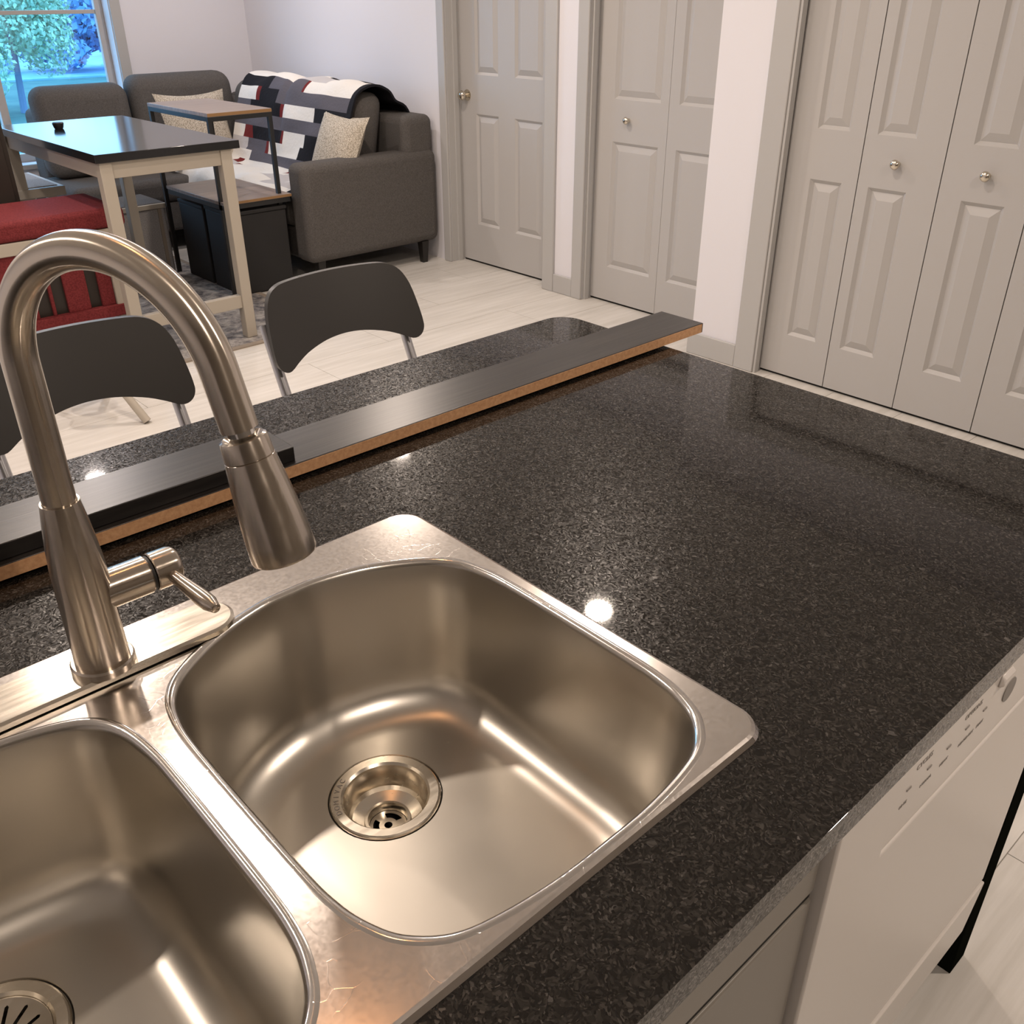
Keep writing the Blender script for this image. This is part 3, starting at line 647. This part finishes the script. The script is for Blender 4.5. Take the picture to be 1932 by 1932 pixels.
# counter-height table
tb = thing('bar_table', (1.74, 4.7, 0), 'black-topped counter-height table on cream square legs, reflecting the window', 'table')
TX0, TX1, TY0, TY1, TZ = 1.42, 2.06, 4.045, 5.33, 0.90
MB().box(TX0, TX1, TY0, TY1, TZ-0.034, TZ).build('table_top', 'tabletop', tb, bevel=0.002)
for xx in (1.437, 1.972):
    for yy_ in (4.058, 5.26):
        MB().box(xx, xx+0.052, yy_, yy_+0.052, RZ, TZ-0.034).build('leg', 'cream', tb, bevel=0.003)
for yy_ in (4.066, 5.268): MB().box(1.489, 1.972, yy_, yy_+0.03, TZ-0.100, TZ-0.034).build('apron', 'cream', tb, bevel=0.002)
for xx in (1.447, 1.985): MB().box(xx, xx+0.028, 4.11, 5.26, TZ-0.100, TZ-0.034).build('side_apron', 'cream', tb, bevel=0.002)
MB().box(1.489, 1.972, 4.066, 4.10, 0.155, 0.215).build('footrest', 'cream', tb, bevel=0.002)
cup = MB(); q = (1.615, 4.99, TZ)
cup.lathe(q, (0, 0, 1), [(0, 0.018), (0.004, 0.021), (0.022, 0.026), (0.026, 0.026), (0.030, 0.022), (0.030, 0.012)], 20)
tag(cup.build('trinket_bowl', 'blacksteel', origin=q), 'small round dark dish alone on the black table', 'dish')

# red cushioned stool
rs = thing('red_stool', (1.28, 4.42, 0), 'cream stool with thick red cushion and red slatted front beside the table', 'stool')
cs = MB(); cs.box(0.72, 1.556, 4.205, 4.64, 0.578, 0.662); cs.build('cushion', 'red', rs, bevel=0.022, seg=4)
MB().box(0.72, 1.527, 4.205, 4.60, 0.527, 0.578).build('seat_frame', 'cream', rs, bevel=0.003)
for xx, yy_ in ((1.445, 4.205), (1.475, 4.55), (0.73, 4.205), (0.73, 4.55)): MB().box(xx, xx+0.050, yy_, yy_+0.05, RZ, 0.527).build('leg', 'cream', rs, bevel=0.003)
for a, c in ((0.78, 1.115), (1.172, 1.186), (1.238, 1.334), (1.384, 1.443)):
    MB().box(a, c, 4.218, 4.234, 0.250, 0.527).build('slat', 'red', rs, bevel=0.002)
MB().box(0.78, 1.443, 4.236, 4.25, 0.20, 0.527).build('backing_panel', 'darkbrown', rs, smooth=0)
MB().box(0.78, 1.490, 4.196, 4.234, 0.200, 0.250).build('lower_rail', 'red', rs, bevel=0.003)
# low three-legged stool, all but one foot hidden behind the bar stool
ls = thing('low_stool', (1.06, 3.66, 0), 'low three-legged stool whose splayed tan foot shows under the left bar stool', 'stool')
MB().lathe((1.06, 3.66, 0.24), (0, 0, 1), [(0, 0.075), (0.004, 0.08), (0.02, 0.08), (0.024, 0.075)], 24).build('seat', 'cream', ls, smooth=40)
for q in ((1.192, 3.425), (0.96, 3.80), (1.18, 3.80)):
    b = MB().tube([(1.06+(q[0]-1.06)*0.35, 3.66+(q[1]-3.66)*0.35, 0.242), (q[0], q[1], 0.006)], [0.014, 0.017], 12)
    b.build('leg', 'cream', ls)

# grey cushioned stool
gs = thing('grey_stool', (1.40, 5.4, 0), 'cream stool with flat grey seat at the far side of the table', 'stool')
MB().box(0.80, 1.665, 5.25, 5.80, 0.555, 0.600).build('seat_frame', 'cream', gs, bevel=0.003)
MB().box(0.835, 1.640, 5.285, 5.775, 0.600, 0.604).build('seat_pad', 'greyfab', gs, bevel=0.002)
for xx, yy_ in ((1.605, 5.36), (1.605, 5.74), (0.82, 5.28), (0.82, 5.74)): MB().box(xx, xx+0.045, yy_, yy_+0.045, RZ, 0.555).build('leg', 'cream', gs, bevel=0.003)

# tall dark cabinet at the left edge of the frame
dc_ = thing('dark_cabinet', (1.1, 4.9, 0), 'tall dark brown wooden cabinet at the left edge behind the red stool', 'cabinet')
MB().box(0.75, 1.285, 4.70, 5.08, RZ, 1.30).build('carcass', 'darkbrown', dc_, bevel=0.004)
MB().box(0.77, 1.265, 4.688, 4.70, 0.60, 1.28).build('cabinet_door', 'darkbrown', dc_, bevel=0.003)

# grey fabric bench box with cream trim
bx = thing('storage_bench', (2.0, 5.65, 0), 'low grey fabric storage bench with cream top edge behind the table legs', 'bench')
MB().box(1.74, 2.272, 5.50, 5.82, RZ, 0.372).build('box', 'greyfab', bx, bevel=0.004)
MB().box(1.73, 2.282, 5.488, 5.502, 0.372, 0.400).build('top_rim', 'cream', bx, bevel=0.003)
MB().box(1.735, 2.278, 5.502, 5.83, 0.372, 0.404).build('seat_pad', 'sofa', bx, bevel=0.008)
for xx in (1.735, 2.225): MB().box(xx, xx+0.02, 5.493, 5.503, RZ, 0.372).build('edge_strip', 'rugedge', bx, smooth=0)

# two-tier side table with black frame
nt_ = thing('side_table', (2.46, 5.0, 0), 'rustic wood two-tier side table on a thin black steel frame by the sofa', 'side table')
NX0, NX1, NY0, NY1 = 2.262, 2.625, 4.745, 5.46
MB().box(NX0, NX1, NY0, NY1, 0.920, 0.938).build('top', 'rustic', nt_, bevel=0.001)
MB().box(NX0, NX1, NY0-0.001, NY0+0.0005, 0.922, 0.9365).build('top_edge', 'rusticedge', nt_, smooth=0)
fr = MB(); fr.box(NX0, NX1, NY0, NY0+0.02, 0.898, 0.920); fr.box(NX0, NX1, NY1-0.02, NY1, 0.898, 0.920); fr.box(NX0, NX0+0.02, NY0+.02, NY1-.02, 0.898, 0.920); fr.box(NX1-0.02, NX1, NY0+.02, NY1-.02, 0.898, 0.920)
fr.build('frame', 'blacksteel', nt_, bevel=0.001)
for xx in (NX0, NX1-0.022):
    for yy_ in (NY0, NY1-0.022): MB().box(xx, xx+0.022, yy_, yy_+0.022, RZ if xx < 2.4 else 0.0, 0.898).build('leg', 'blacksteel', nt_, bevel=0.001)
MB().box(NX0-0.0, 2.665, NY0-0.035, NY1-0.06, 0.492, 0.508).build('shelf', 'rustic', nt_, bevel=0.001)
MB().box(NX0-0.0, 2.665, NY0-0.037, NY0-0.034, 0.494, 0.506).build('shelf_edge', 'rusticedge', nt_, smooth=0)
MB().box(NX0, 2.66, NY0-0.03, NY0-0.012, 0.466, 0.492).box(NX0, NX0+0.018, NY0, NY1-0.07, 0.466, 0.492).build('shelf_frame', 'blacksteel', nt_, bevel=0.001)
# storage boxes below
for i, (a, b1, c, d1, e, lab) in enumerate([(2.30, 2.628, 4.725, 5.03, 0.43, 'black fabric box under the side table, nearest the sofa arm'), (2.30, 2.628, 5.06, 5.36, 0.42, 'black fabric box under the side table, behind the nearer one')]):
    t = thing('storage_box', ((a+b1)/2, (c+d1)/2, RZ), lab, 'storage box', 'black boxes under the side table')
    MB().box(a, b1, c, d1, RZ, e).build('box', 'blackbox', t, bevel=0.006)
    MB().box(a-0.004, b1+0.004, c-0.004, d1+0.004, e, e+0.02).build('lid', 'blackbox', t, bevel=0.004)

# sofa: sectional along right and far walls
so_ = thing('sectional_sofa', (3.1, 5.7, 0), 'charcoal fabric sectional sofa in the corner under the window', 'sofa')
def soft(name, x0, x1, y0, y1, z0, z1, r=0.04):
    return MB().box(x0, x1, y0, y1, z0, z1).build(name, 'sofa', so_, bevel=r, seg=5, smooth=60)
soft('arm', 2.69, 3.615, 4.615, 4.79, 0.125, 0.655, 0.045)
soft('base', 2.72, 3.60, 4.79, 6.74, 0.125, 0.30, 0.02)
soft('base', 1.93, 2.72, 5.97, 6.74, 0.125, 0.30, 0.02)
soft('back', 3.40, 3.615, 4.64, 6.76, 0.30, 0.845, 0.045)
soft('back', 1.99, 3.40, 6.54, 6.76, 0.30, 0.835, 0.045)
soft('seat_cushion', 2.70, 3.40, 4.795, 5.76, 0.30, 0.455, 0.045)
soft('seat_cushion', 2.70, 3.40, 5.765, 6.54, 0.30, 0.455, 0.045)
soft('seat_cushion', 1.93, 2.695, 5.96, 6.54, 0.30, 0.450, 0.045)
def bcush(x0, x1, y0, y1, z0, z1, lean):
    b = MB(); n = 14; c = Vector(((x0+x1)/2, (y0+y1)/2, (z0+z1)/2))
    b.box(x0, x1, y0, y1, z0, z1)
    k = 8; b.v = [(px + (lean[0] if pz > c.z else 0), py + (lean[1] if pz > c.z else 0), pz) for px, py, pz in b.v]
    return b.build('back_cushion', 'sofa', so_, bevel=0.085, seg=6, smooth=60)
bcush(3.10, 3.31, 4.80, 5.55, 0.455, 0.965, (0.10, 0))
bcush(3.10, 3.31, 5.56, 6.28, 0.455, 0.965, (0.10, 0))
bcush(2.545, 3.25, 6.26, 6.47, 0.455, 1.010, (0, 0.09))
bcush(1.95, 2.535, 6.29, 6.49, 0.450, 0.975, (0, 0.06))
for xx, yy_ in ((3.48, 4.625), (2.76, 4.66), (1.97, 6.0), (2.66, 6.0), (3.50, 6.66), (1.97, 6.66)): MB().hexa([(xx+0.008, yy_+0.008, 0), (xx+0.042, yy_+0.008, 0), (xx+0.042, yy_+0.042, 0), (xx+0.008, yy_+0.042, 0), (xx, yy_, 0.13), (xx+0.05, yy_, 0.13), (xx+0.05, yy_+0.05, 0.13), (xx, yy_+0.05, 0.13)]).build('leg', 'sofaleg', so_)

# throw blanket: patchwork rows draped over back cushions and seat
prof = [(3.555, 0.800), (3.515, 0.868), (3.45, 0.905), (3.41, 0.955), (3.345, 0.986), (3.265, 0.980), (3.205, 0.935), (3.165, 0.86), (3.135, 0.76), (3.105, 0.65), (3.075, 0.55), (3.03, 0.49), (2.95, 0.475), (2.86, 0.478), (2.77, 0.478), (2.705, 0.462), (2.682, 0.425), (2.675, 0.36)]
pp = catmull(prof, 8, False)
seglen = [0]
for a, c in zip(pp, pp[1:]): seglen.append(seglen[-1] + math.dist(a, c))
def at(s):
    s *= seglen[-1]
    for i in range(len(pp)-1):
        if seglen[i+1] >= s: t = (s-seglen[i])/max(1e-9, seglen[i+1]-seglen[i]); return (pp[i][0]+(pp[i+1][0]-pp[i][0])*t, pp[i][1]+(pp[i+1][1]-pp[i][1])*t)
    return pp[-1]
rowsP = [[(1, 'B')], [(1, 'B')], [(.58, 'W'), (1, 'B')], [(.50, 'W'), (.53, 'Rd'), (.64, 'W'), (1, 'B')], [(.42, 'W'), (.70, 'L'), (1, 'W')], [(.26, 'B'), (.56, 'G'), (.59, 'Rd'), (1, 'W')],
         [(.18, 'W'), (.21, 'Rd'), (.36, 'B'), (.60, 'G'), (1, 'G')], [(.14, 'G'), (.40, 'B'), (.43, 'Rd'), (.72, 'W'), (1, 'B')], [(.55, 'G'), (.85, 'G'), (1, 'W')], [(.12, 'W'), (.20, 'Rd'), (.46, 'B'), (.49, 'Rd'), (.66, 'W'), (1, 'B')],
         [(.16, 'L'), (.34, 'G'), (.37, 'Rd'), (.64, 'W'), (1, 'B')], [(.22, 'W'), (.60, 'G'), (1, 'G')], [(.14, 'W'), (.19, 'Rd'), (.60, 'W'), (.65, 'Rd'), (1, 'W')], [(.20, 'L'), (.26, 'Rd'), (.70, 'W'), (1, 'L')], [(.5, 'W'), (.8, 'L'), (1, 'W')], [(.12, 'B'), (.2, 'Rd'), (.7, 'W'), (1, 'L')], [(1, 'W')], [(.3, 'W'), (1, 'L')]]
keys = ['qW', 'qG', 'qB', 'qRd', 'qL']; NV = 60; sub_ = 4; NR = len(rowsP)*sub_
bl = MB(); YA, YB = 6.10, 4.79
for side in (0, 1):
    for i in range(NR+1):
        s = i/NR; X, Z = at(s)
        X2, Z2 = at(min(1, s+0.01)); X1, Z1 = at(max(0, s-0.01)); nx, nz = (Z2-Z1), -(X2-X1); l_ = math.hypot(nx, nz) or 1; nx, nz = -nx/l_, -nz/l_
        for j in range(NV+1):
            t = j/NV; Yc = YA + (YB-YA)*t
            wv = 0.006*math.sin(7*t*3.1 + 9*s) + 0.004*math.sin(23*t + 31*s) + 0.004*math.sin(47*s - 13*t)
            if s > 0.6: wv += 0.012*(0.5+0.5*math.sin(19*t+17*s))
            dip = -0.035*math.exp(-((Yc-5.555)/0.035)**2)*(1 if 0.18 < s < 0.62 else 0)*0.7
            edge = 0.0
            pass
            o_f = 0.013 + max(-0.004, wv) + dip + edge + (0.012 if side == 0 else 0)
            o_f = max(o_f, (0.022 if side == 0 else 0.010) + (dip if dip < -0.004 else 0) + edge)
            skew = 0.05*(s-0.4)*(1-t) if s > 0.4 else 0
            bl.v.append((X - nx*o_f, Yc + skew*2.2, Z - nz*o_f))
N1 = (NR+1)*(NV+1)
def colour(i, j):
    t = (j+0.5)/NV
    for lim, k in rowsP[i//sub_]:
        if t <= lim: return 'qB' if (t > 0.965) else 'q'+k
for i in range(NR):
    for j in range(NV):
        q = (i*(NV+1)+j, (i+1)*(NV+1)+j, (i+1)*(NV+1)+j+1, i*(NV+1)+j+1)
        kx = keys.index(colour(i, j)); bl.f.append(tuple(reversed(q))); bl.mi.append(kx); bl.f.append(tuple(N1+k for k in q)); bl.mi.append(kx)
for i in range(NR):
    for j in (0, NV): a = i*(NV+1)+j; bl.f.append((a, a+NV+1, N1+a+NV+1, N1+a)); bl.mi.append(2)
for j in range(NV):
    for i in (0, NR): a = i*(NV+1)+j; bl.f.append((a, a+1, N1+a+1, N1+a)); bl.mi.append(2)
tag(bl.build('throw_blanket', keys, origin=(3.1, 5.4, 0.47), smooth=60), 'patchwork blanket in white, grey, black and red draped over the sofa', 'blanket')

# cushions
p = MB().pillow((3.075, 4.845, 0.690), (0.10, -0.97, -0.05), (0.45, 0.08, 0.89), (-0.88, -0.05, 0.45), 0.20, 0.20, 0.07)
tag(p.build('throw_pillow', 'pillow', origin=(3.0, 4.98, 0.47)), 'beige knitted cushion leaning on the blanket beside the sofa arm', 'cushion', 'beige throw pillows on the sofa')
p = MB().pillow((2.86, 6.15, 0.690), (1, 0.03, 0), (0, 0.30, 0.95), (0, -0.95, 0.30), 0.245, 0.235, 0.07)
tag(p.build('throw_pillow', 'pillow', origin=(2.86, 6.2, 0.47)), 'beige knitted cushion upright in the sofa corner behind the side table', 'cushion', 'beige throw pillows on the sofa')

# ================================================================== OUTSIDE
struct('ground', MB().box(-60, 90, 7.3, 37, -1.3, -1.2), 'lawn', 'lawn outside the window', 'lawn', smooth=0)
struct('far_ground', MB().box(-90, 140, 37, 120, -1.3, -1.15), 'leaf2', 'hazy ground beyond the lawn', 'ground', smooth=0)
def tree(x, y, zb, h, r, lm, label, n=2600, cz=0.6, seed=1, sq=1.0):
    rd = random.Random(seed); t = thing('tree', (x, y, zb), label, 'tree')
    MB().tube([(x, y, zb), (x+0.1, y, zb+h*0.35), (x-0.1, y+0.1, zb+h*0.7)], [0.09, 0.07, 0.03], 8).build('trunk', 'bark', t)
    b = MB(); cl = [(x + rd.gauss(0, r*0.45), y + rd.gauss(0, r*0.45), zb + h*cz + rd.gauss(0, h*0.17), r*rd.uniform(0.25, 0.5)) for _ in range(26)]
    for _ in range(n):
        cx, cy, cz_, cr = rd.choice(cl); v = Vector((rd.gauss(0, 1), rd.gauss(0, 1), rd.gauss(0, 1))).normalized()*cr*rd.uniform(0.6, 1.0); c = Vector((cx, cy, cz_)) + v*Vector((1, 1, 0.8)).length/1.6
        u = Vector((rd.gauss(0, 1), rd.gauss(0, 1), rd.gauss(0, 1))).normalized(); s = u.cross(v).normalized(); L = rd.uniform(0.10, 0.22)*sq
        b.add([c - u*L - s*L*0.5, c + u*L*0.2 - s*L*0.6, c + u*L + s*L*0.1, c - u*L*0.2 + s*L*0.6], [(0, 1, 2, 3)])
    b.build('foliage', lm, t, smooth=0)['kind'] = 'stuff'
    return t
tree(8.0, 27, -1.2, 4.6, 1.9, 'leaf1', 'pale green leafy tree nearest the window pane', 22000, 0.55, 3, 0.36)
k = 0
for x, y, h, r in ((2, 41, 4.4, 2.3), (9, 50, 4.8, 2.4), (14, 40, 4.4, 2.3), (21, 48, 4.8, 2.4), (-7, 43, 4.4, 2.3), (30, 44, 4.4, 2.4)):
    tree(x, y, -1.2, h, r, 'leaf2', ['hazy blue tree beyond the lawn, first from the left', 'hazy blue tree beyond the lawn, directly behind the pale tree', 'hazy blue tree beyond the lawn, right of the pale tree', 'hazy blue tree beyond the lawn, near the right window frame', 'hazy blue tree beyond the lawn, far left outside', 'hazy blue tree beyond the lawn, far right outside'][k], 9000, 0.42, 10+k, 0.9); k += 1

for o in bpy.data.objects:
    if '_org' in o: del o['_org']
